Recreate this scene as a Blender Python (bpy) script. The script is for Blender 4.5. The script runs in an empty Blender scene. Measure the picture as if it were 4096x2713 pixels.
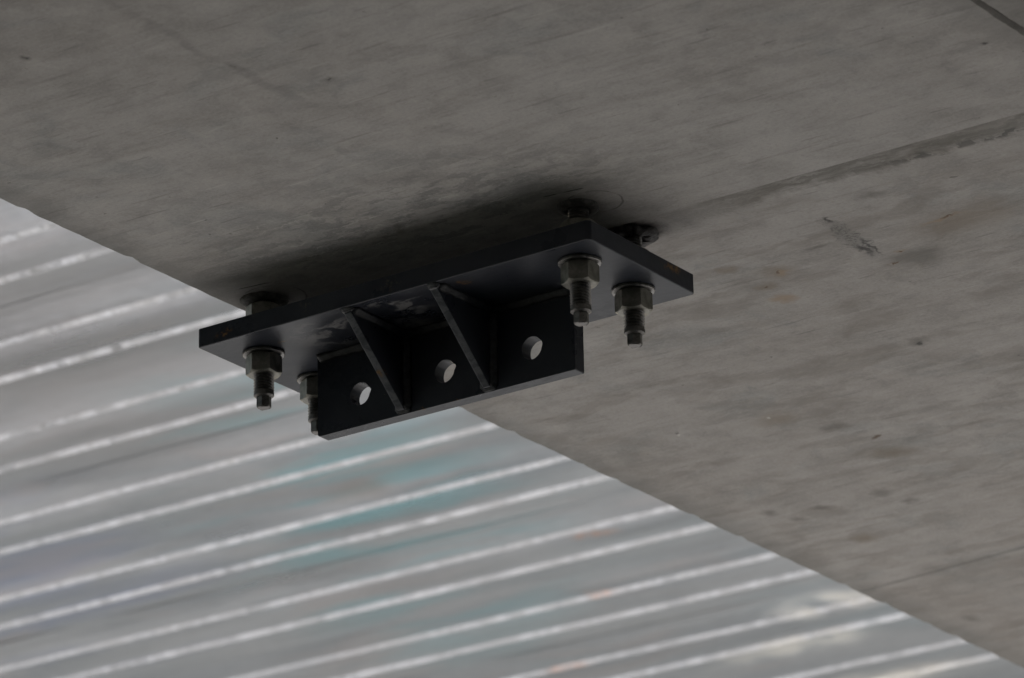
import bpy, bmesh, math, random
from mathutils import Vector, Matrix, noise as mnoise
R = math.radians
sc = bpy.context.scene
col = sc.collection

# ------------------------------------------------------------------ camera
FPX = 19720.0                                    # focal length in photograph pixels (4096 wide)
YAW, PITCH, ROLL = R(34.779), R(20.829), R(-1.179)
CAM = Vector((3.40355514, -4.25034528, -2.06364259))
fwd = Vector((-math.sin(YAW) * math.cos(PITCH), math.cos(YAW) * math.cos(PITCH), math.sin(PITCH)))
r0 = Vector((math.cos(YAW), math.sin(YAW), 0)); u0 = r0.cross(fwd)
rgt = r0 * math.cos(ROLL) + u0 * math.sin(ROLL)
up = u0 * math.cos(ROLL) - r0 * math.sin(ROLL)
cd = bpy.data.cameras.new("camera"); cam = bpy.data.objects.new("camera", cd); col.objects.link(cam)
m = Matrix.Identity(4)
for i in range(3):
    m[i][0], m[i][1], m[i][2], m[i][3] = rgt[i], up[i], -fwd[i], CAM[i]
cam.matrix_world = m
cd.sensor_width = 36; cd.lens = FPX / 4096 * 36
cd.clip_start = 0.05; cd.clip_end = 2000
cd.dof.use_dof = True; cd.dof.focus_distance = (Vector((0.3, 0.08, -0.02)) - CAM).dot(fwd); cd.dof.aperture_fstop = 8.5
sc.camera = cam

# ------------------------------------------------------------------ world, sun, exposure
SUN_EL, SUN_DIR = 38, Vector((-0.66, 0.751, 0))  # the sun stands beyond the far left end of the bridge
w = bpy.data.worlds.new("World"); sc.world = w; w.use_nodes = True
nt = w.node_tree; bg = nt.nodes["Background"]; bg.inputs[1].default_value = 0.10
sky = nt.nodes.new("ShaderNodeTexSky"); sky.sky_type = 'NISHITA'; sky.sun_disc = False
sky.sun_elevation = R(SUN_EL); sky.sun_rotation = math.atan2(SUN_DIR.x, SUN_DIR.y)
nt.links.new(sky.outputs[0], bg.inputs[0])
sd = bpy.data.lights.new("sun", 'SUN'); sd.energy = 5.0; sd.angle = R(0.5); sd.color = (1, 0.96, 0.91)
sun = bpy.data.objects.new("sun", sd); col.objects.link(sun)
sv = Vector((SUN_DIR.x * math.cos(R(SUN_EL)), SUN_DIR.y * math.cos(R(SUN_EL)), math.sin(R(SUN_EL))))
sun.rotation_euler = sv.to_track_quat('Z', 'Y').to_euler()
sc.view_settings.view_transform = 'Standard'; sc.view_settings.look = 'None'
sc.view_settings.exposure = 1.06; sc.view_settings.gamma = 1; sc.view_settings.use_curve_mapping = False

# ------------------------------------------------------------------ sizes (metres; z = 0 is the underside of the base plate)
L, WD, T = 0.56, 0.2176, 0.0238
ZC = 0.067                                       # underside of the concrete
XE = 0.0115                                      # left lower edge of the concrete beam
XJ = 1.152                                       # joint to the next beam
BX, BY = (0.0515, 0.5121), (0.0614, 0.0505)      # near anchor bolts
BOLTS = [(0.0515, 0.0614), (0.5121, 0.0505), (0.5113, 0.1603), (0.0497, 0.1694)]
WY, WT, WH, WX0, WX1 = 0.1129, 0.0179, 0.1000, 0.0919, 0.4606
GX = (0.212, 0.335)
ZD = 0.90                                        # pans of the steel deck
PER, OFF1, OFF2 = .354, 1.638, 1.772             # corrugation pitch and the two ribs in it
ZG = -3.70                                       # ground

# ------------------------------------------------------------------ node helpers
class NB:
    def __init__(s, name):
        s.m = bpy.data.materials.new(name); s.m.use_nodes = True
        s.t = s.m.node_tree; s.b = s.t.nodes["Principled BSDF"]
        tc = s.t.nodes.new("ShaderNodeTexCoord"); s.obj = tc.outputs["Object"]
    def put(s, sock, v):
        if isinstance(v, bpy.types.NodeSocket): s.t.links.new(v, sock)
        else: sock.default_value = v
    def math(s, op, a, b=0.0, c=0.0, clamp=False):
        n = s.t.nodes.new("ShaderNodeMath"); n.operation = op; n.use_clamp = clamp
        for i, v in enumerate((a, b, c)): s.put(n.inputs[i], v)
        return n.outputs[0]
    def vmath(s, op, a, b=(0, 0, 0)):
        n = s.t.nodes.new("ShaderNodeVectorMath"); n.operation = op
        s.put(n.inputs[0], a); s.put(n.inputs[1], b)
        return n.outputs["Value"] if op in ('LENGTH', 'DOT_PRODUCT') else n.outputs[0]
    def noise(s, vec, scale, detail=4, rough=0.55, dist=0.0, color=False):
        n = s.t.nodes.new("ShaderNodeTexNoise"); n.inputs["Scale"].default_value = scale
        n.inputs["Detail"].default_value = detail; n.inputs["Roughness"].default_value = rough
        n.inputs["Distortion"].default_value = dist; s.put(n.inputs["Vector"], vec)
        return n.outputs["Color" if color else "Fac"]
    def voro(s, vec, scale, feature='F1', out="Distance"):
        n = s.t.nodes.new("ShaderNodeTexVoronoi"); n.feature = feature
        n.inputs["Scale"].default_value = scale; s.put(n.inputs["Vector"], vec)
        return n.outputs[out]
    def mr(s, v, a, b, c=0.0, d=1.0, smooth=True):
        n = s.t.nodes.new("ShaderNodeMapRange"); n.interpolation_type = 'SMOOTHSTEP' if smooth else 'LINEAR'
        s.put(n.inputs["Value"], v)
        for k, x in zip(("From Min", "From Max", "To Min", "To Max"), (a, b, c, d)): s.put(n.inputs[k], x)
        return n.outputs[0]
    def mix(s, f, a, b, mode='MIX'):
        n = s.t.nodes.new("ShaderNodeMix"); n.data_type = 'RGBA'; n.blend_type = mode
        s.put(n.inputs[0], f)
        for i, v in ((6, a), (7, b)):
            if isinstance(v, tuple) and len(v) == 3: v = (*v, 1)
            s.put(n.inputs[i], v)
        return n.outputs[2]
    def scaled(s, vec, sx, sy, sz, rot=0.0):
        n = s.t.nodes.new("ShaderNodeMapping"); s.put(n.inputs["Vector"], vec)
        n.inputs["Scale"].default_value = (sx, sy, sz); n.inputs["Rotation"].default_value = (0, 0, rot)
        return n.outputs[0]
    def sep(s, vec):
        n = s.t.nodes.new("ShaderNodeSeparateXYZ"); s.put(n.inputs[0], vec); return n.outputs
    def spot(s, vec, c, rad, hard=0.35, rot=0.0):
        d = s.vmath('SUBTRACT', vec, c)
        if rot:
            n = s.t.nodes.new("ShaderNodeVectorRotate"); n.rotation_type = 'Z_AXIS'
            s.put(n.inputs["Vector"], d); n.inputs["Angle"].default_value = rot; d = n.outputs[0]
        d = s.vmath('DIVIDE', d, rad)
        return s.mr(s.vmath('LENGTH', d), 1.0, hard, 0, 1)
    def bump(s, h, strength, dist, prev=None):
        n = s.t.nodes.new("ShaderNodeBump"); n.inputs["Strength"].default_value = strength
        n.inputs["Distance"].default_value = dist; s.put(n.inputs["Height"], h)
        if prev is not None: s.put(n.inputs["Normal"], prev)
        return n.outputs[0]
    def mx(s, *vs):
        o = vs[0]
        for v in vs[1:]: o = s.math('MAXIMUM', o, v)
        return o
    def done(s, color, rough, metal=0.0, normal=None, spec=None):
        if isinstance(color, tuple): color = (*color[:3], 1)
        s.put(s.b.inputs["Base Color"], color); s.put(s.b.inputs["Roughness"], rough); s.put(s.b.inputs["Metallic"], metal)
        if normal is not None: s.put(s.b.inputs["Normal"], normal)
        if spec is not None: s.put(s.b.inputs["Specular IOR Level"], spec)
        return s.m

# ------------------------------------------------------------------ materials
def mat_concrete():
    s = NB("formed_concrete"); o = s.obj
    X, Y, Z = s.sep(o)
    warp = s.vmath('MULTIPLY', s.vmath('SUBTRACT', s.noise(o, 22, 3, color=True), (.5, .5, .5)), (.035, .035, 0))
    warpf = s.vmath('MULTIPLY', s.vmath('SUBTRACT', s.noise(o, 130, 3, color=True), (.5, .5, .5)), (.014, .014, 0))
    v = s.vmath('ADD', o, warp); vf = s.vmath('ADD', v, warpf)
    st = s.noise(s.scaled(o, 1.6, 12, 1, R(-3)), 3.0, 6, .6, .4)           # long streaks across the beam
    st2 = s.noise(s.scaled(o, 7, 85, 1, R(2)), 1.0, 2, .5)
    cl = s.noise(o, 2.2, 5, .55, .3); mot = s.noise(v, 16, 6, .62, .3); fine = s.noise(o, 240, 3, .7)
    gr = s.noise(o, 900, 2, .6)
    c = s.mix(s.mr(cl, .33, .67), (.330, .309, .290), (.375, .358, .341))
    blu = s.math('MULTIPLY', s.mr(s.noise(v, 7, 5, .6, .6), .52, .68), .55)
    c = s.mix(blu, c, (.235, .245, .242))
    c = s.mix(s.math('MULTIPLY', s.mr(st, .50, .70), .34), c, (.20, .188, .172))
    c = s.mix(s.math('MULTIPLY', s.mr(st2, .60, .78), s.math('MULTIPLY', s.mr(cl, .42, .56), .6)), c, (.15, .14, .128))
    c = s.mix(s.math('MULTIPLY', s.mr(mot, .48, .70), .30), c, (.19, .182, .17))
    c = s.mix(s.math('MULTIPLY', s.mr(mot, .50, .28), .28), c, (.40, .375, .35))
    # scuffed, mottled paste on the near side of the bracket
    near = s.spot(v, (.34, -.03, ZC), (.42, .19, 9), .2)
    sm = s.mr(s.noise(s.scaled(vf, 14, 42, 1, R(8)), 1.4, 5, .65), .47, .57)
    c = s.mix(s.math('MULTIPLY', near, s.math('MULTIPLY', sm, .7)), c, (.15, .152, .148))
    sc2 = s.mr(s.noise(s.scaled(vf, 10, 120, 1, R(-6)), 1.3, 3, .5), .60, .68)
    c = s.mix(s.math('MULTIPLY', near, s.math('MULTIPLY', sc2, .85)), c, (.46, .44, .41))
    c = s.mix(s.math('MULTIPLY', s.mr(fine, .50, .68), .22), c, (.15, .142, .132))
    c = s.mix(s.math('MULTIPLY', s.mr(fine, .50, .34), .20), c, (.47, .445, .415))
    fin2 = s.noise(s.scaled(o, 90, 210, 1, R(3)), 1.0, 4, .7)
    c = s.mix(s.math('MULTIPLY', s.mr(fin2, .55, .68), .16), c, (.14, .134, .125))
    c = s.mix(s.math('MULTIPLY', s.mr(gr, .42, .62), .16), c, (.40, .38, .355))
    # cloudy release-agent blotches and pale trowel scratches
    bq = s.noise(s.scaled(vf, 17, 27, 1, R(6)), 1.0, 6, .70, .3); bw = s.mr(s.noise(o, 3.1, 3), .38, .62, .45, 1)
    c = s.mix(s.math('MULTIPLY', s.mr(bq, .51, .62), s.math('MULTIPLY', bw, .25)), c, (.18, .176, .168))
    c = s.mix(s.math('MULTIPLY', s.mr(bq, .47, .37), s.math('MULTIPLY', bw, .26)), c, (.46, .435, .405))
    sc3 = s.mr(s.noise(s.scaled(o, 9, 150, 1, R(7)), 1.0, 2, .5), .66, .74)
    c = s.mix(s.math('MULTIPLY', sc3, s.math('MULTIPLY', bw, .35)), c, (.50, .475, .445))
    sc4 = s.mr(s.noise(s.scaled(s.vmath('ADD', o, (5.3, 2.2, 0)), 13, 150, 1, R(-1)), 1.0, 2, .5), .66, .74)
    c = s.mix(s.math('MULTIPLY', sc4, .36), c, (.12, .115, .105))
    # warmer, blotchier cast beyond the form joint
    jy = s.mr(Y, .127, .131)
    bl = s.mr(s.noise(s.scaled(v, 4, 11, 1), 1.7, 5, .6, .5), .45, .66)
    c = s.mix(s.math('MULTIPLY', jy, s.math('MULTIPLY', bl, .45)), c, (.20, .178, .155))
    c = s.mix(s.math('MULTIPLY', jy, s.math('MULTIPLY', s.mr(s.noise(s.scaled(vf, 15, 26, 1, R(5)), 2, 5, .7), .54, .66), .4)), c, (.36, .335, .305))
    # leaked paste along the form joint
    wob = s.math('ADD', s.math('MULTIPLY', s.math('SUBTRACT', s.noise(s.scaled(o, 1, .3, 1), 24, 5, .75), .5), .085), s.math('MULTIPLY', X, .022))
    band = s.math('MULTIPLY', jy, s.mr(s.math('SUBTRACT', Y, wob), .165, .140))
    band = s.math('MULTIPLY', band, s.mr(X, .50, .74))
    c = s.mix(s.math('MULTIPLY', band, s.mr(s.noise(s.scaled(vf, 8, 60, 1), 1.5, 4, .7), .3, .65, .25, .85)), c, (.125, .117, .10))
    line = s.math('MULTIPLY', s.mr(s.math('ABSOLUTE', s.math('SUBTRACT', Y, .1285)), .0035, .0005), s.mr(X, .55, .7))
    c = s.mix(s.math('MULTIPLY', line, .55), c, (.07, .066, .058))
    tw = s.math('ABSOLUTE', s.math('SUBTRACT', s.math('SUBTRACT', Y, s.math('MULTIPLY', X, .02)), .150))
    teeth = s.math('MULTIPLY', s.mr(tw, .012, .004), s.mr(s.noise(s.scaled(vf, 28, 14, 1), 1.5, 3, .7), .52, .6))
    c = s.mix(s.math('MULTIPLY', s.math('MULTIPLY', teeth, s.mr(X, .8, .9)), .7), c, (.06, .058, .052))
    # a second faint joint far along the soffit
    l2 = s.math('SUBTRACT', Y, s.math('ADD', 1.482, s.math('MULTIPLY', X, -.105)))
    c = s.mix(s.math('MULTIPLY', s.mr(s.math('ABSOLUTE', l2), .008, .001), .45), c, (.11, .105, .098))
    c = s.mix(s.math('MULTIPLY', s.mr(l2, 0, .03), .25), c, (.21, .185, .165))
    # faint line running along the beam on the near side
    fl = s.math('MULTIPLY', s.mr(s.math('ABSOLUTE', s.math('SUBTRACT', s.sep(v)[0], .443)), .011, .002), s.mr(Y, -.30, -.48))
    c = s.mix(s.math('MULTIPLY', fl, s.mr(s.noise(o, 14, 3), .35, .65, .1, .42)), c, (.13, .125, .118))
    # weathered left arris and rough joint arris
    c = s.mix(s.math('MULTIPLY', s.mr(s.sep(vf)[0], XE + .055, XE + .003), .45), c, (.17, .168, .158))
    c = s.mix(s.math('MULTIPLY', s.mr(s.sep(v)[0], XJ - .05, XJ), .5), c, (.15, .142, .13))
    # stains, rust freckles, bug holes
    def sp(col_, k, *spots):
        nonlocal c
        msk = s.mx(*[s.spot(vf, (x, y, ZC), (a, b, 9), h, rt) for x, y, a, b, h, rt in spots])
        c = s.mix(s.math('MULTIPLY', msk, k), c, col_)
    sp((.20, .163, .122), .60, (.58, .371, .034, .030, .1, 0), (.539, .326, .022, .018, .1, 0), (.546, .401, .025, .018, .1, 0), (.84, .36, .12, .055, 0, .1), (.144, 1.28, .03, .03, 0, 0), (.36, 1.0, .05, .03, 0, 0), (.30, .80, .05, .04, 0, 0))
    sp((.30, .215, .135), .65, (.539, .447, .026, .022, .2, 0), (.585, .375, .014, .012, 0, 0), (.728, .395, .009, .006, .2, 0), (.702, .428, .010, .005, .2, 0), (.82, .343, .05, .006, 0, .1))
    sp((.14, .132, .118), .65, (.733, .425, .052, .042, .3, 0), (.66, .33, .03, .01, 0, 0), (.791, .232, .03, .02, 0, 0), (.589, .672, .022, .02, .1, 0), (.347, .871, .03, .02, 0, 0), (.258, 1.132, .022, .022, .1, 0), (.275, 1.181, .02, .02, .1, 0), (.116, 1.154, .016, .02, 0, 0), (.163, 1.132, .016, .018, 0, 0), (.096, 1.104, .014, .02, 0, 0), (.073, 1.69, .02, .03, 0, 0), (.31, -.021, .010, .022, .1, 0), (.508, -.405, .014, .010, .1, 0), (.281, -.642, .008, .012, .1, 0), (.44, -.50, .006, .014, 0, 0))
    sp((.10, .06, .035), .8, (.832, .341, .014, .004, .2, .1), (.728, .395, .005, .002, .3, .2), (.702, .428, .012, .002, .3, 0), (.369, .933, .012, .006, .2, .3), (.58, .371, .006, .003, .2, 0), (.546, .401, .005, .002, .2, 0))
    sp((.05, .048, .045), .85, (1.105, -.058, .006, .005, .3, 0), (.589, .676, .008, .008, .2, 0), (.47, .30, .003, .003, .5, 0), (.281, -.642, .003, .004, .3, 0), (.508, -.405, .004, .003, .3, 0), (.177, .764, .006, .006, .2, 0))
    sp((.55, .53, .50), .8, (.177, .770, .005, .006, .3, 0), (.301, .79, .004, .005, .3, 0))
    # pale scar with a dark gritty rim
    sd1 = s.spot(vf, (.704, .33, ZC), (.020, .082, 9), .5, -.10); sd0 = s.spot(v, (.704, .33, ZC), (.016, .072, 9), .7, -.10)
    grit = s.mr(s.noise(vf, 210, 2, .7), .53, .60)
    c = s.mix(s.math('MULTIPLY', sd1, .6), c, (.19, .185, .175))
    rim = s.math('MULTIPLY', s.math('SUBTRACT', sd1, s.math('MULTIPLY', sd0, .5), 0, True), grit)
    c = s.mix(s.math('MULTIPLY', rim, .85), c, (.04, .038, .036))
    sp((.045, .042, .04), .8, (.7135, .266, .006, .016, .3, 0), (.698, .372, .008, .030, .2, 0), (.710, .365, .004, .038, .2, -.1))
    # pencilled rings round the anchor holes
    for x, y, rr, ox in ((BX[0], BY[0], .036, .018), (BX[1], BY[1], .031, .024)):
        d = s.vmath('LENGTH', s.vmath('MULTIPLY', s.vmath('SUBTRACT', s.vmath('ADD', o, s.vmath('MULTIPLY', warp, (.25, .25, 0))), (x + ox, y, ZC)), (1, 1, 0)))
        c = s.mix(s.math('MULTIPLY', s.mr(s.math('ABSOLUTE', s.math('SUBTRACT', d, rr)), .0018, .0004), s.mr(s.noise(o, 38, 2), .42, .56, .05, .55)), c, (.035, .033, .03))
        lx = s.math('ABSOLUTE', s.math('SUBTRACT', Y, s.math('ADD', y - .046, s.math('MULTIPLY', s.math('SUBTRACT', X, x), .12))))
        lm = s.math('MULTIPLY', s.mr(lx, .0018, .0008), s.math('MULTIPLY', s.mr(s.noise(o, 45, 2), .42, .56, .1, 1), s.mr(s.math('ABSOLUTE', s.math('SUBTRACT', X, x + .012)), .034, .022)))
        c = s.mix(s.math('MULTIPLY', lm, .8), c, (.035, .033, .03))
        c = s.mix(s.math('MULTIPLY', s.spot(vf, (x, y, ZC), (.040, .040, 9), .6), .5), c, (.14, .135, .125))
    # drilled, spalled concrete and smeared resin at the far right anchor
    c = s.mix(s.math('MULTIPLY', s.spot(vf, (.520, .163, ZC), (.044, .038, 9), .5), .8), c, (.055, .045, .045))
    holes = s.mr(s.voro(s.vmath('ADD', o, warp), 34), .075, .035)
    holes = s.math('MULTIPLY', holes, s.mr(s.noise(o, 9, 2), .52, .60))
    c = s.mix(s.math('MULTIPLY', holes, .6), c, (.08, .076, .07))
    h = s.math('ADD', s.math('MULTIPLY', st, .5), s.math('ADD', s.math('MULTIPLY', mot, .35), s.math('MULTIPLY', fine, .14)))
    h = s.math('SUBTRACT', h, s.math('MULTIPLY', holes, .6))
    return s.done(c, s.mr(mot, .3, .7, .72, .9), 0, s.bump(h, .35, .006), .35)

def mat_paint():
    s = NB("black_paint"); o = s.obj
    warp = s.vmath('MULTIPLY', s.vmath('SUBTRACT', s.noise(o, 60, 4, color=True), (.5, .5, .5)), (.02, .02, .02))
    v = s.vmath('ADD', o, warp)
    big = s.noise(o, 9, 4, .55, .4); fine = s.noise(o, 160, 4, .65); brush = s.noise(s.scaled(v, 25, 90, 60, .3), 1.4, 4, .6)
    c = s.mix(s.mr(big, .35, .65), (.024, .027, .036), (.036, .039, .048))
    # dusty smears on the faces that were handled and ground
    du = s.mr(s.noise(s.scaled(v, 16, 34, 34, .25), 1.2, 5, .62, .8), .48, .60)
    X, Y, Z = s.sep(o)
    # under face of the plate: dust smears plus a painted bluish sheen
    und = s.math('MULTIPLY', s.mr(Z, -.012, -.001), s.mr(Y, .002, .01))
    where = s.mx(s.spot(v, (.155, .055, 0), (.075, .06, .03), .3), s.spot(v, (.265, .035, 0), (.055, .05, .03), .3), s.spot(v, (.42, .105, 0), (.075, .022, .03), .2), s.spot(v, (.25, .09, 0), (.03, .03, .03), .2))
    c = s.mix(s.math('MULTIPLY', s.math('MULTIPLY', du, und), s.math('MULTIPLY', where, .9)), c, (.22, .215, .215))
    sheen_mask = s.math('MULTIPLY', und, s.mx(s.spot(v, (.03, .10, 0), (.13, .2, .05), .3), s.spot(v, (.53, .10, 0), (.13, .2, .05), .3)))  # bluish sheen painted as colour at both plate ends
    c = s.mix(s.math('MULTIPLY', sheen_mask, s.mr(brush, .3, .7, .15, .5)), c, (.050, .055, .068))
    tn = s.sep(s.t.nodes.new("ShaderNodeNewGeometry").outputs["True Normal"])   # sloped near faces of the gussets are mixed greyer
    ge = s.math('MULTIPLY', s.mr(tn[2], -.5, -.65), s.mr(tn[1], -.4, -.6))
    c = s.mix(s.math('MULTIPLY', ge, s.mr(brush, .35, .62, .25, .85)), c, (.14, .145, .155))
    fz = s.math('MULTIPLY', s.mr(brush, .60, .72), .22)
    c = s.mix(fz, c, (.05, .05, .054))
    c = s.mix(s.math('MULTIPLY', s.mr(fine, .60, .75), .25), c, (.045, .045, .047))
    ru = s.mx(s.spot(v, (.37, .0236, 0), (.014, .010, .01), .2), s.spot(v, (.0934, .0456, 0), (.010, .003, .01), .2), s.spot(v, (.042, 0, .009), (.018, .02, .007), 0),
              s.spot(v, (.29, .11, -.1023), (.014, .012, .004), .1), s.spot(v, (.215, .07, -.062), (.010, .008, .010), .2), s.spot(v, (.56, .17, .018), (.01, .03, .007), 0),
              s.spot(v, (.345, .106, -.101), (.014, .006, .004), .1), s.spot(v, (.24, .11, -.1), (.012, .005, .004), .1))
    ru = s.math('MULTIPLY', ru, s.mr(fine, .42, .58))
    c = s.mix(s.math('MULTIPLY', ru, .8), c, s.mix(s.mr(fine, .5, .65), (.16, .075, .02), (.26, .15, .05)))
    ch = s.math('MULTIPLY', s.mx(s.spot(v, (.16, 0, .015), (.012, .02, .008), .2), s.spot(v, (.283, 0, .012), (.02, .02, .012), .1)), s.mr(fine, .5, .6))
    c = s.mix(s.math('MULTIPLY', ch, .5), c, (.12, .10, .075))
    chips = s.math('MULTIPLY', s.mr(s.voro(v, 75), .09, .05), s.mr(s.noise(o, 17, 2), .58, .64))
    c = s.mix(s.math('MULTIPLY', chips, .6), c, (.16, .13, .09))
    rough = s.math('ADD', s.mr(big, .3, .7, .24, .36), s.math('MULTIPLY', s.mx(sheen_mask, du), .10))
    h = s.math('ADD', s.math('MULTIPLY', fine, .5), s.math('MULTIPLY', s.noise(o, 40, 3), .6))
    return s.done(c, rough, 0, s.bump(h, .18, .0015), .15)

def mat_steel(name, dark, light, rough, metal):
    s = NB(name); o = s.obj
    n1 = s.noise(o, 70, 5, .6, .5); n2 = s.noise(o, 380, 3, .65)
    c = s.mix(s.mr(n1, .35, .65), dark, light)
    c = s.mix(s.math('MULTIPLY', s.mr(n2, .55, .75), .5), c, tuple(x * .35 for x in dark))
    c = s.mix(s.math('MULTIPLY', s.mr(s.noise(o, 45, 4, .6), .60, .70), .35), c, (.16, .12, .065))
    return s.done(c, s.mr(n1, .3, .7, rough, rough + .18), metal, s.bump(n2, .25, .0012))

def mat_zinc():
    s = NB("galvanised_sheet"); o = s.t.nodes.new("ShaderNodeNewGeometry").outputs["Position"]   # the sheets are fixed: one finish runs over all of them
    X, Y, Z = s.sep(o)
    warp = s.vmath('MULTIPLY', s.vmath('SUBTRACT', s.noise(o, 2.5, 3, color=True), (.5, .5, .5)), (.35, .12, 0))
    v = s.vmath('ADD', o, warp)
    lo = s.noise(s.scaled(v, .9, 5, 1), 1.5, 4, .55); st = s.noise(s.scaled(o, 1.2, 30, 1), 2, 4, .6)
    sp = s.voro(s.scaled(o, 1, 1, 1), 55, out="Color"); spg = s.sep(sp)[0]
    c = s.mix(s.mr(lo, .35, .65), (.445, .472, .512), (.525, .54, .565))
    c = s.mix(s.math('MULTIPLY', s.mr(st, .52, .72), .22), c, (.37, .36, .355))
    dr = s.noise(s.scaled(o, 1.5, 60, 1), 2.6, 5, .65)
    c = s.mix(s.math('MULTIPLY', s.mr(dr, .50, .66), .42), c, (.33, .325, .33))
    c = s.mix(s.math('MULTIPLY', s.mr(s.noise(o, 60, 4, .7), .55, .70), .22), c, (.33, .33, .34))
    c = s.mix(s.math('MULTIPLY', spg, .12), c, (.70, .71, .73))
    ph = s.math('FLOORED_MODULO', s.math('SUBTRACT', Y, OFF1 - .013), PER)
    rib = s.mx(s.math('MULTIPLY', s.mr(ph, -.002, .001), s.mr(ph, .017, .013)), s.math('MULTIPLY', s.mr(ph, .132, .135), s.mr(ph, .151, .147)))
    panm = s.math('SUBTRACT', 1, rib)
    # reflections painted into the zinc colour: teal, slate blue, rose
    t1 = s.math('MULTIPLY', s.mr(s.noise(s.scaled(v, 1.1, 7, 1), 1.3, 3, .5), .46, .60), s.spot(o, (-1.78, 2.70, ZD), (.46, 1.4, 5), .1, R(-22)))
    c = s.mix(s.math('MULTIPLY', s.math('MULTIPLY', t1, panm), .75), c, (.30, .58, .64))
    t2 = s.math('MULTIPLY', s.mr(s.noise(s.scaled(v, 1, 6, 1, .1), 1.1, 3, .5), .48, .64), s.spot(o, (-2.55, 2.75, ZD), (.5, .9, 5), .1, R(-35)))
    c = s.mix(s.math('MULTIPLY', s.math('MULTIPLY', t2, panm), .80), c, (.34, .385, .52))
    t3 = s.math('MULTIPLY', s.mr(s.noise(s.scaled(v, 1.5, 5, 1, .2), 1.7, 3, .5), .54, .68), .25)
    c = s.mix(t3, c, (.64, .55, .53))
    c = s.mix(s.math('MULTIPLY', s.spot(v, (-1.68, 1.75, ZD), (.50, 1.0, 5), .2, R(-35)), .60), c, (.38, .36, .362))  # duller reflection painted into the left pans
    t4 = s.math('MULTIPLY', s.mr(s.noise(s.scaled(v, 1, 6, 1), 1.6, 3), .48, .62), s.spot(o, (-1.2, 3.6, ZD), (.7, 1.2, 5), .2))
    c = s.mix(s.math('MULTIPLY', t4, .35), c, (.46, .55, .60))
    rc = s.mix(s.mr(s.noise(s.scaled(o, 1, .5, 1), 24, 3, .7), .40, .66), (.40, .405, .415), (.60, .61, .635))  # broken rib highlights painted as lighter and darker zinc
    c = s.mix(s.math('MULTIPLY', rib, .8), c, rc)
    # bright warm reflections painted as pale patches; grime; orange smudges
    wr = s.math('MULTIPLY', s.mx(s.spot(v, (-1.40, 3.74, ZD), (.20, .10, 5), .2), s.spot(v, (-1.60, 3.95, ZD), (.26, .10, 5), .2), s.spot(v, (-1.20, 3.60, ZD), (.18, .08, 5), .2), s.spot(v, (-1.55, 4.25, ZD), (.3, .1, 5), .2)), s.mr(s.noise(o, 9, 3), .35, .6))
    c = s.mix(s.math('MULTIPLY', wr, .6), c, (.92, .88, .80))
    gm = s.spot(v, (-1.70, 2.62, ZD), (.14, .06, 5), .1)
    c = s.mix(s.math('MULTIPLY', gm, .45), c, (.30, .275, .24))
    rs = s.mx(*[s.spot(v, (x, y, ZD), (.06, .028, 5), .1) for x, y in ((-1.51, 3.08), (-1.71, 3.40), (-1.99, 3.755), (-1.13, 3.38))])
    c = s.mix(s.math('MULTIPLY', rs, s.mr(s.noise(o, 40, 2), .4, .6, .2, .7)), c, (.66, .40, .30))
    rough = s.math('ADD', s.mr(lo, .3, .7, .27, .36), s.math('MULTIPLY', wr, .2))
    h = s.math('ADD', s.math('MULTIPLY', s.noise(s.scaled(o, 1, .6, 1), 26, 3, .55), 1.0), s.math('MULTIPLY', spg, .22))
    nb = s.bump(s.math('MULTIPLY', h, s.mr(rib, 0, 1, .07, 1)), .42, .012)
    tilt = s.vmath('MULTIPLY', s.vmath('SUBTRACT', s.voro(s.vmath('ADD', s.scaled(o, .8, 1, 1), warp), 60, out="Color"), (.5, .5, .5)), (.30, .34, .2))
    tilt = s.vmath('SCALE', tilt); s.put(tilt.node.inputs['Scale'], s.mr(rib, 0, 1, .05, .95))
    tilt2 = s.vmath('MULTIPLY', s.vmath('SUBTRACT', s.noise(s.scaled(o, 1, 1.5, 1), 34, 3, color=True), (.5, .5, .5)), (.4, .4, 0))
    tilt2 = s.vmath('SCALE', tilt2); s.put(tilt2.node.inputs['Scale'], s.mr(rib, 0, 1, .04, .62))
    nb = s.vmath('NORMALIZE', s.vmath('ADD', nb, s.vmath('ADD', tilt, tilt2)))
    return s.done(c, s.math('ADD', rough, s.math('MULTIPLY', rib, .04)), .88, nb)

def mat_plain(name, a, b, scale, rough, bump=.3, bd=.01):
    s = NB(name); n = s.noise(s.obj, scale, 6, .6, .3)
    return s.done(s.mix(s.mr(n, .35, .65), a, b), rough, 0, s.bump(n, bump, bd))

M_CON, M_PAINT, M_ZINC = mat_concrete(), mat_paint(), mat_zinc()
M_NUT = mat_steel("weathered_nut_steel", (.16, .156, .135), (.28, .27, .24), .42, .75)
M_ROD = mat_steel("threaded_steel", (.085, .082, .08), (.17, .163, .155), .38, .8)
M_WASH = mat_steel("washer_steel", (.16, .155, .15), (.26, .25, .24), .36, .8)
M_WELD = mat_plain("painted_weld", (.018, .019, .023), (.042, .043, .046), 140, .5, .4, .002)
M_GROUT = mat_plain("anchor_grout", (.035, .033, .031), (.095, .09, .083), 120, .8, .5, .002)
M_RESIN = mat_plain("anchor_resin", (.014, .012, .012), (.06, .052, .05), 110, .6, .6, .003)
M_BOUNCE = mat_plain("pale_gravel_ground", (.47, .455, .435), (.55, .535, .515), 3, .95)  # bright surface for the added bounce area
M_LOW_BOUNCE = mat_plain("dark_soil_ground", (.030, .032, .024), (.055, .054, .044), 2, .95)  # unseen ground, darkened to cut the light bounced into the gap
M_DARK = mat_plain("sooty_concrete", (.07, .068, .06), (.11, .105, .095), 3, .9)  # dark tone keeps the added wall from bouncing light
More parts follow.
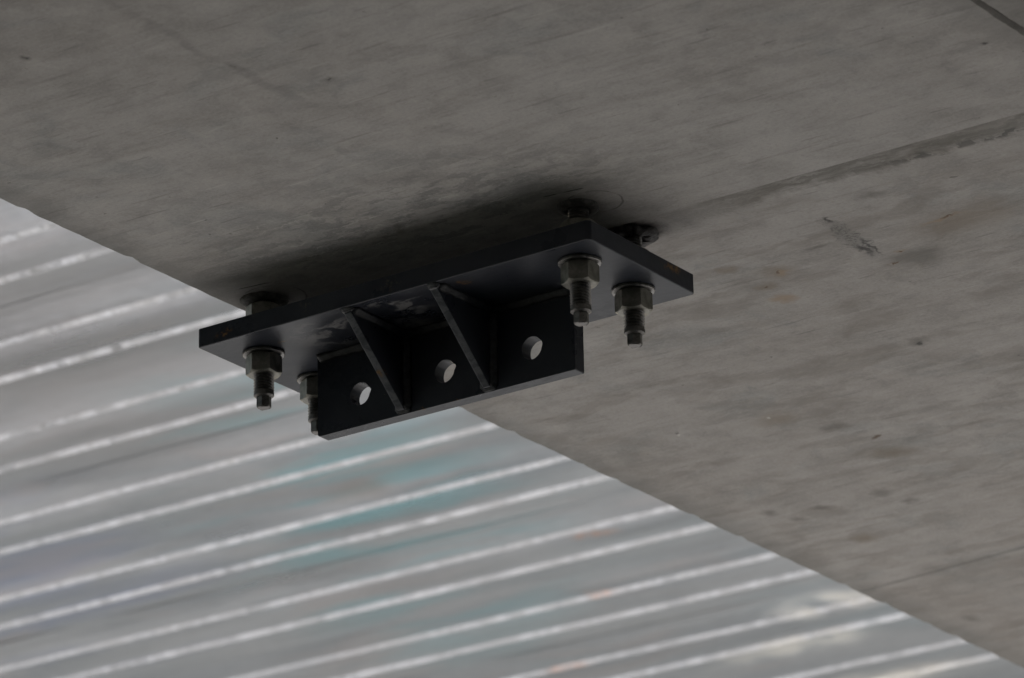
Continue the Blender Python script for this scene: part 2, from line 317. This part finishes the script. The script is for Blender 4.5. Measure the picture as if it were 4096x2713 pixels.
M_SHADE_SLAB = mat_plain("slab_concrete", (.30, .29, .27), (.38, .37, .35), 4, .85)

# ------------------------------------------------------------------ object helpers
def link(o, parent=None, label=None, cat=None, group=None, kind=None):
    col.objects.link(o)
    if parent is not None: o.parent = parent
    for k, v in (("label", label), ("category", cat), ("group", group), ("kind", kind)):
        if v: o[k] = v
    return o
def mesh_obj(name, bm, mat, parent=None, smooth=False, bevel=0, segs=2, recalc=True, **kw):
    if recalc: bmesh.ops.recalc_face_normals(bm, faces=bm.faces)
    me = bpy.data.meshes.new(name); bm.to_mesh(me); bm.free(); me.materials.append(mat)
    if smooth:
        for p in me.polygons: p.use_smooth = True
    o = bpy.data.objects.new(name, me)
    if bevel:
        b = o.modifiers.new("bevel", 'BEVEL'); b.width = bevel; b.segments = segs; b.limit_method = 'ANGLE'; b.angle_limit = R(40)
    return link(o, parent, **kw)
def empty(name, loc, **kw):
    o = bpy.data.objects.new(name, None); o.location = loc; o.empty_display_size = .05
    return link(o, None, **kw)
def prism(bm, pts, axis_vec):
    """closed polygon (3-D points) pushed along axis_vec"""
    a = [bm.verts.new(p) for p in pts]; b = [bm.verts.new(Vector(p) + Vector(axis_vec)) for p in pts]
    bm.faces.new(a); bm.faces.new(list(reversed(b)))
    n = len(pts)
    for i in range(n): bm.faces.new((a[i], b[i], b[(i + 1) % n], a[(i + 1) % n]))
def box(bm, x0, x1, y0, y1, z0, z1):
    prism(bm, [(x0, y0, z0), (x1, y0, z0), (x1, y1, z0), (x0, y1, z0)], (0, 0, z1 - z0))
def lathe(bm, prof, n=48, wob=None, close=True):
    """prof: list of (r, z); wob(i, angle) -> (dr, dz)"""
    rings = []
    for i, (r, z) in enumerate(prof):
        ring = []
        for k in range(n):
            a = 2 * math.pi * k / n; dr, dz = wob(i, a) if wob else (0, 0)
            ring.append(bm.verts.new(((r + dr) * math.cos(a), (r + dr) * math.sin(a), z + dz)))
        rings.append(ring)
    m_ = len(rings)
    for i in range(m_ if close else m_ - 1):
        A, B = rings[i], rings[(i + 1) % m_]
        for k in range(n): bm.faces.new((A[k], A[(k + 1) % n], B[(k + 1) % n], B[k]))
    return rings

# ------------------------------------------------------------------ ground
bm = bmesh.new(); bmesh.ops.create_grid(bm, x_segments=2, y_segments=2, size=400)
for v in bm.verts: v.co.z = ZG
mesh_obj("ground", bm, M_LOW_BOUNCE, kind="structure")
bm = bmesh.new(); outl = []
for k in range(60):                              # unseen pale gravel added to bounce sunlight up at soffit and deck
    a = 2 * math.pi * k / 60; rr = 10 + 1.2 * mnoise.noise(Vector((math.cos(a) * 3, math.sin(a) * 3, 2)))
    outl.append(bm.verts.new((-2.6 + rr * math.cos(a) * .85, -1 + rr * math.sin(a), ZG + .004)))
for v in outl:                                   # near side left without gravel so little light bounces there
    if v.co.y < .6: v.co.y = .6 + .5 * mnoise.noise(Vector((v.co.x, 3, 1)))
bm.faces.new(outl)
mesh_obj("gravel_yard", bm, M_BOUNCE, kind="structure")

# ------------------------------------------------------------------ concrete beams
Y0, Y1 = -9.0, 5.6
def beam(x0, x1, label, step=True, zoff=0.0, ch=.012, chr_=.003):
    bm = bmesh.new(); zt = ZD - .004
    ys = [Y0, -3, -1.2]; y = -1.2
    while y < 3.0: y += .010; ys.append(y)
    ys += [3.5, 5, Y1]
    ys = [q for q in ys if abs(q - .127) > .004] + [.1270, .1285]; ys.sort()
    rows = []
    for y in ys:
        z = ZC + zoff + (.003 if step and y > .1275 else 0)
        f = 1 if -1.2 < y < 3.0 else 0
        n1 = (mnoise.noise(Vector((x0 * 7, y * 9, 0))) * .0016 + mnoise.noise(Vector((x0, y * 45, 3))) * .0014 - max(0, mnoise.noise(Vector((x0 + 4, y * 26, 8))) - .25) * .018) * f
        n2 = (mnoise.noise(Vector((x1 * 3, y * 11, 5))) * .0022 + mnoise.noise(Vector((x1, y * 50, 7))) * .002) * f
        rows.append([bm.verts.new(p) for p in ((x0 - ch, y, zt), (x0 - ch, y, z + ch), (x0 - n1, y, z), (x0 + .03, y, z), (x1 - .02, y, z), (x1 + n2, y, z), (x1 + chr_, y, z + chr_ * 1.6), (x1 + chr_, y, zt))])
    for a, b in zip(rows, rows[1:]):
        for i in range(8): bm.faces.new((a[i], a[(i + 1) % 8], b[(i + 1) % 8], b[i]))
    bm.faces.new(rows[0]); bm.faces.new(rows[-1])
    return mesh_obj("concrete_beam", bm, M_CON, label=label, cat="beam")
beam(XE, XJ - .002, "grey formed concrete beam whose soffit carries the black steel bracket")
beam(XJ + .0065, XJ + 1.15, "grey concrete beam just past the dark joint in the upper right corner", zoff=.001, ch=.003)

# ------------------------------------------------------------------ steel deck and slab
deck = empty("deck_formwork", (0, 0, 0), label="galvanised corrugated steel deck spanning beside the concrete beam, paired bright ribs", cat="metal deck")
def deck_sheet_mesh(x0, x1):
    """one sheet, two corrugations wide, starting in the middle of a wide pan"""
    h = .0056; prof = []
    w0, w1 = OFF2 - OFF1 + .003, PER - .013     # a wide pan runs from one pair of ribs to the next
    def wide(y): t = (y - w0) / (w1 - w0); return .0045 * math.sin(math.pi * t)
    lap = PER - .110
    def rib(s0):
        return [(s0, 0), (s0 + .0010, -.0004), (s0 + .0055, -h * .5), (s0 + .0100, -h + .0002), (s0 + .0108, -h), (s0 + .0120, -h), (s0 + .0130, -h + .0006), (s0 + .0150, -.0010), (s0 + .0160, 0)]
    prof += [(lap - PER - .015, wide(lap - .015) - .0006), (lap - PER, wide(lap) - .0006)]
    prof += [(lap - PER + d, wide(lap + d) - .0003) for d in (.02, .04, .06, .08)]
    for c in range(2):
        b = c * PER
        prof += rib(b - .013)
        n0, n1 = .003, OFF2 - OFF1 - .013
        prof += [(b + n0 + (n1 - n0) * k / 7, -.0028 * math.sin(math.pi * k / 7)) for k in range(1, 7)]
        prof += rib(b + OFF2 - OFF1 - .013)
        end = w1 if c == 0 else lap
        prof += [(b + w0 + (end - w0) * k / 9, wide(w0 + (end - w0) * k / 9)) for k in range(1, 9 if c == 0 else 10)]
    xs = [x0, -3.4, x1] if x0 < -3.4 < x1 else [x0, x1]
    if x0 < -3.4:
        x = -3.4; xs = [x0]
        while x < x1: xs.append(x); x += .035
        xs.append(x1)
    bm = bmesh.new(); rows = []
    for x in xs:
        rows.append([bm.verts.new((x, y, z + (mnoise.noise(Vector((x * 3.3, y * 9, 1))) * .0012 + mnoise.noise(Vector((x * 7, y * 14, 4))) * .00045))) for y, z in prof])
    for a, b in zip(rows, rows[1:]):
        for i in range(len(prof) - 1): bm.faces.new((a[i], a[i + 1], b[i + 1], b[i]))
    bmesh.ops.recalc_face_normals(bm, faces=bm.faces)
    return bm
first = None
nsh = 0
for k in range(-14, 7):
    yk = OFF1 + k * 2 * PER
    if first is None:
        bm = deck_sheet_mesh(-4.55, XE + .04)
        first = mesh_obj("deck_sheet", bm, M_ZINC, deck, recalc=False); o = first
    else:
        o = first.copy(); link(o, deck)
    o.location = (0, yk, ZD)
M_ZINC_OBJ = None
bm = bmesh.new(); box(bm, -4.6, 22, Y0, Y1, ZD + .02, ZD + .24)  # unseen slab, stretched right to block sky and cut short to admit sun
mesh_obj("bridge_slab", bm, M_SHADE_SLAB, kind="structure")
bm = bmesh.new(); box(bm, -4.6, 22, Y0 + .5, Y0 + 1.7, ZG - .5, ZC - .02); box(bm, -4.6, 22, Y0 + .1, Y0 + .48, ZC, ZD + .018)  # unseen wall added behind the camera to darken the near side
mesh_obj("abutment", bm, M_DARK, kind="structure")

# ------------------------------------------------------------------ bracket
br = empty("steel_bracket", (0, 0, 0), label="black painted steel bracket with three holes and two gussets, bolted below the concrete beam", cat="bracket")
def plate_with_holes(outline, holes, to3, push):
    bm = bmesh.new(); edges = []
    for loop in [outline] + holes:
        vs = [bm.verts.new(to3(*p)) for p in loop]
        edges += [bm.edges.new((vs[i], vs[(i + 1) % len(vs)])) for i in range(len(vs))]
    bmesh.ops.triangle_fill(bm, edges=edges, use_beauty=True, use_dissolve=False)
    r = bmesh.ops.extrude_face_region(bm, geom=bm.faces[:])
    bmesh.ops.translate(bm, verts=[g for g in r["geom"] if isinstance(g, bmesh.types.BMVert)], vec=push)
    return bm
def circ(cx, cy, r, n=40, notch=None):
    out = []
    for k in range(n):
        a = 2 * math.pi * k / n; rr = r
        if notch:
            na, nh, nw = notch; d = (a - na + math.pi) % (2 * math.pi) - math.pi
            rr += nh * max(0, 1 - abs(d) / nw) ** .7
        rr += mnoise.noise(Vector((cx * 50 + math.cos(a) * 2, math.sin(a) * 2, 1))) * .0003
        out.append((cx + rr * math.cos(a), cy + rr * math.sin(a)))
    return out
c = .004
outline = [(c * .6, 0), (L - c, 0), (L, c), (L, WD - .005), (L - .003, WD), (c, WD), (0, WD - c), (0, c * .6)]
bm = plate_with_holes(outline, [circ(x, y, .0142, 24) for x, y in BOLTS], lambda x, y: (x, y, 0), (0, 0, T))
mesh_obj("base_plate", bm, M_PAINT, br, bevel=.0014)
# drilled lug plate
holes = [circ(.1544, -.0599, .0140, 44, (R(8), .0022, .30)), circ(.2770, -.0599, .0140, 44, (R(12), .0028, .28)), circ(.4007, -.0599, .0140, 44, (R(14), .0012, .35))]
outline = [(WX0, 0), (WX0, -WH + .002), (WX0 + .002, -WH), (WX1 - .001, -WH), (WX1, -WH + .001), (WX1, 0)]
bm = plate_with_holes(outline, holes, lambda x, z: (x, WY, z), (0, WT, 0))
mesh_obj("lug_plate", bm, M_PAINT, br, bevel=.0011)
# triangular gussets on the near face
GT = .0105
for gx in GX:
    bm = bmesh.new()
    prism(bm, [(gx, .006, -.0003), (gx, WY - .0004, -.0003), (gx, WY - .0004, -WH + .004), (gx, WY - .006, -WH + .004), (gx, .006, -.006)], (GT, 0, 0))
    mesh_obj("gusset", bm, M_PAINT, br, bevel=.0012)
# weld beads: rippled fillets following the joints
def weld(path, d1, d2, size, seed):
    p0, p1 = Vector(path[0]), Vector(path[1]); d1, d2 = Vector(d1), Vector(d2)
    n = max(4, int((p1 - p0).length / .003)); bm = bmesh.new(); rows = []
    for k in range(n + 1):
        t = k / n; p = p0.lerp(p1, t)
        sz = size * (1 + .03 * math.sin(k * 1.3 + seed) + .25 * mnoise.noise(Vector((k * .16, seed, 0))))
        if k in (0, n): sz *= .55
        ring = [p - d1 * .0006 - d2 * .0006] + [p + d1 * sz * math.cos(a) ** .8 * f + d2 * sz * math.sin(a) ** .8 * f for a, f in ((0.001, 1), (R(25), .76), (R(45), .66), (R(65), .76), (R(89.9), 1))]
        rows.append([bm.verts.new(q) for q in ring])
    for a, b in zip(rows, rows[1:]):
        for i in range(6): bm.faces.new((a[i], a[(i + 1) % 6], b[(i + 1) % 6], b[i]))
    bm.faces.new(rows[0]); bm.faces.new(rows[-1])
    mesh_obj("weld_bead", bm, M_WELD, br, smooth=True)
segs = [WX0 + .002, GX[0], GX[0] + GT, GX[1], GX[1] + GT, WX1 - .002]
for i in (0, 2, 4):
    weld(((segs[i], WY, 0), (segs[i + 1], WY, 0)), (0, -1, 0), (0, 0, -1), .0080, i)
weld(((WX0 + .002, WY + WT, 0), (WX1 - .002, WY + WT, 0)), (0, 1, 0), (0, 0, -1), .007, 7)
for j, gx in enumerate(GX):
    for sx, x in ((-1, gx), (1, gx + GT)):
        weld(((x, .007, 0), (x, WY - .004, 0)), (sx, 0, 0), (0, 0, -1), .0072, 11 + j + sx)
        weld(((x, WY, -.004), (x, WY, -WH + .004)), (sx, 0, 0), (0, -1, 0), .0078, 21 + j + sx)
    weld(((gx - .003, .0065, 0), (gx + GT + .003, .0065, 0)), (0, -1, 0), (0, 0, -1), .0058, 31 + j)
    weld(((gx - .004, WY, -WH + .0045), (gx + GT + .006, WY, -WH + .0045)), (0, -1, 0), (0, 0, -1), .004, 41 + j)

# ------------------------------------------------------------------ anchor bolts (origin of each: on its axis, level with the plate's underside)
AF = .0381
def rod_mesh():
    bm = bmesh.new(); seg, pitch = 36, .0036; z1, z0 = ZC + .004, -.0600; rc, rv = .0122, .0103
    turns = int((z1 - z0) / pitch); N = turns * seg
    prof = [(rv, 0), (rv, .0005), (rc, .0017), (rc, .0023)]
    rows = []
    for k in range(N + 1):
        a = 2 * math.pi * k / seg; z = z1 - pitch * k / seg
        rows.append([bm.verts.new((r * math.cos(a), r * math.sin(a), z - dz)) for r, dz in prof])
    for k in range(N):
        A, B = rows[k], rows[k + 1]
        for i in range(3): bm.faces.new((A[i], B[i], B[i + 1], A[i + 1]))
        if k + seg + 1 <= N:
            C, D = rows[k + seg], rows[k + seg + 1]
            bm.faces.new((A[3], B[3], D[0], C[0]))
    bmesh.ops.recalc_face_normals(bm, faces=bm.faces)
    ze = z1 - pitch * turns
    lathe(bm, [(.0001, ze + .004), (.0118, ze + .004), (.0121, ze - .001), (.0121, ze - .0024), (.0096, ze - .0042), (.0001, ze - .0042)], 36, close=False)
    return bm
def hexr(a, af): 
    q = (a + math.pi / 6) % (math.pi / 3) - math.pi / 6
    return af / 2 / math.cos(q)
def hex_solid(bm, z0, z1, af, bore, chamf_top, chamf_bot, n=72, rc=.965, seed=0):
    rc = af / 2 * rc; rings = []
    specs = []
    if chamf_bot: specs += [('c', z0, 0), ('h', z0, 1)]
    else: specs += [('H', z0, 0)]
    if chamf_top: specs += [('h', z1, -1), ('c', z1, 0)]
    else: specs += [('H', z1, 0)]
    rings = [[(bore, z0) for _ in range(n)]] if bore else []
    for kind, z, sg in specs:
        ring = []
        for k in range(n):
            a = 2 * math.pi * k / n; rh = hexr(a, af)
            if kind == 'c': ring.append((min(rc, rh), z))
            elif kind == 'h': ring.append((rh, z + sg * (max(0, rh - rc) * .62 + .0002)))
            else: ring.append((rh, z))
        rings.append(ring)
    if bore: rings.append([(bore, z1) for _ in range(n)])
    V = [[bm.verts.new((r * math.cos(2 * math.pi * k / n), r * math.sin(2 * math.pi * k / n), z)) for k, (r, z) in enumerate(ring)] for ring in rings]
    for i in range(len(V) if bore else len(V) - 1):
        A, B = V[i], V[(i + 1) % len(V)]
        for k in range(n): bm.faces.new((A[k], A[(k + 1) % n], B[(k + 1) % n], B[k]))
    if not bore:
        bm.faces.new(list(reversed(V[0]))); bm.faces.new(V[-1])
def washer_bm(seed, r=.0248, t=.0040):
    bm = bmesh.new()
    def wob(i, a):
        f = 1 if i in (1, 2, 3, 4) else 0
        return (f * (.0009 * mnoise.noise(Vector((math.cos(a) * 1.6, math.sin(a) * 1.6, seed))) + .0007 * mnoise.noise(Vector((math.cos(a) * 6, math.sin(a) * 6, seed + 3)))),
                .0005 * mnoise.noise(Vector((math.cos(a), math.sin(a), seed + 9))) * (1 if i in (1, 2, 0) else 0))
    lathe(bm, [(.0128, -t), (r - .0008, -t), (r, -t + .0008), (r, -.0010), (r - .0006, -.0003), (.0128, -.0003)], 60, wob)
    return bm
def collar_bm(seed, r, h, rough):
    bm = bmesh.new()
    def wob(i, a):
        f = rough * (.3 if i == 0 else 1)
        return (f * (mnoise.noise(Vector((math.cos(a) * 2, math.sin(a) * 2, seed))) + .6 * mnoise.noise(Vector((math.cos(a) * 7, math.sin(a) * 7, seed + i)))),
                (f * .5 * mnoise.noise(Vector((math.cos(a) * 5, math.sin(a) * 5, seed + 5 + i))) if 0 < i < 4 else 0))
    lathe(bm, [(.0115, h * .5), (.0145, 0), (r * .86, .0004), (r, h * .45), (r * 1.03, h)], 64, wob, close=False)
    return bm
labels = ["anchor bolt at the near left corner of the bracket plate, tip hanging over the deck",
          "anchor bolt at the near right corner of the plate, before the drilled lug",
          "anchor bolt at the far right corner of the bracket plate, tip against the beam soffit",
          "anchor bolt at the far left of the bracket plate, half hidden behind the drilled lug"]
spots = [BOLTS[0], BOLTS[1], BOLTS[2], BOLTS[3]]
rots = [R(-3), R(-2), R(-4), R(-1)]
proto = None
def copy_thing(root):
    r = root.copy(); link(r)
    for ch in root.children:
        d = ch.copy(); link(d, r)
    return r
for i, (x, y) in enumerate(spots):
    if proto is None:
        t = empty("anchor_bolt", (x, y, 0), label=labels[0], cat="anchor bolt", group="anchor bolts through the bracket plate"); proto = t
        mesh_obj("threaded_rod", rod_mesh(), M_ROD, t, recalc=False)
        bm = bmesh.new(); hex_solid(bm, -.0758, -.0625, .0155, 0, False, True, 48, .93)
        for v in bm.verts:
            a = R(23); v.co.xy = (v.co.x * math.cos(a) - v.co.y * math.sin(a), v.co.x * math.sin(a) + v.co.y * math.cos(a))
            if v.co.z < -.0748: v.co.z += .0016 * mnoise.noise(Vector((v.co.x * 160, v.co.y * 160, 2)))
        mesh_obj("drive_tip", bm, M_ROD, t)
        bm = bmesh.new(); hex_solid(bm, -.0288, -.0042, AF, .0121, True, True)
        mesh_obj("nut", bm, M_NUT, t)
        mesh_obj("washer", washer_bm(2.0), M_WASH, t)
    else:
        t = copy_thing(proto); t["label"] = labels[i]
    t.location = (x, y, 0); t.rotation_euler = ((0, 0), (.006, .004), (-.004, -.006), (.003, .005))[i] + (rots[i],)
bpy.context.view_layer.update()
roots = [o for o in col.objects if o.name.startswith("anchor_bolt")]
for i, t in enumerate(roots):
    if i != 1:                                    # this rod stands a little shorter than the near right one
        for ch_ in t.children:
            if ch_.name.split('.')[0] in ("threaded_rod", "drive_tip"): ch_.location.z = .0063
    # what each rod wears above the plate differs: a levelling nut, a collar of grout, smeared resin
    bm = bmesh.new()
    if i == 0: hex_solid(bm, .0335, .0585, AF, .0121, True, True)
    else: hex_solid(bm, T + .0006, T + .0225, AF, .0121, True, True)
    mesh_obj("levelling_nut", bm, M_NUT, t)
    cb = collar_bm(i * 3.7 + 1, (.0275, .0240, .030, .026)[i], .006, (.0022, .0006, .006, .002)[i])
    bmesh.ops.translate(cb, verts=cb.verts, vec=(0, 0, ZC - .0056))
    mesh_obj("grout_collar", cb, (M_GROUT, M_GROUT, M_RESIN, M_GROUT)[i], t, smooth=True)
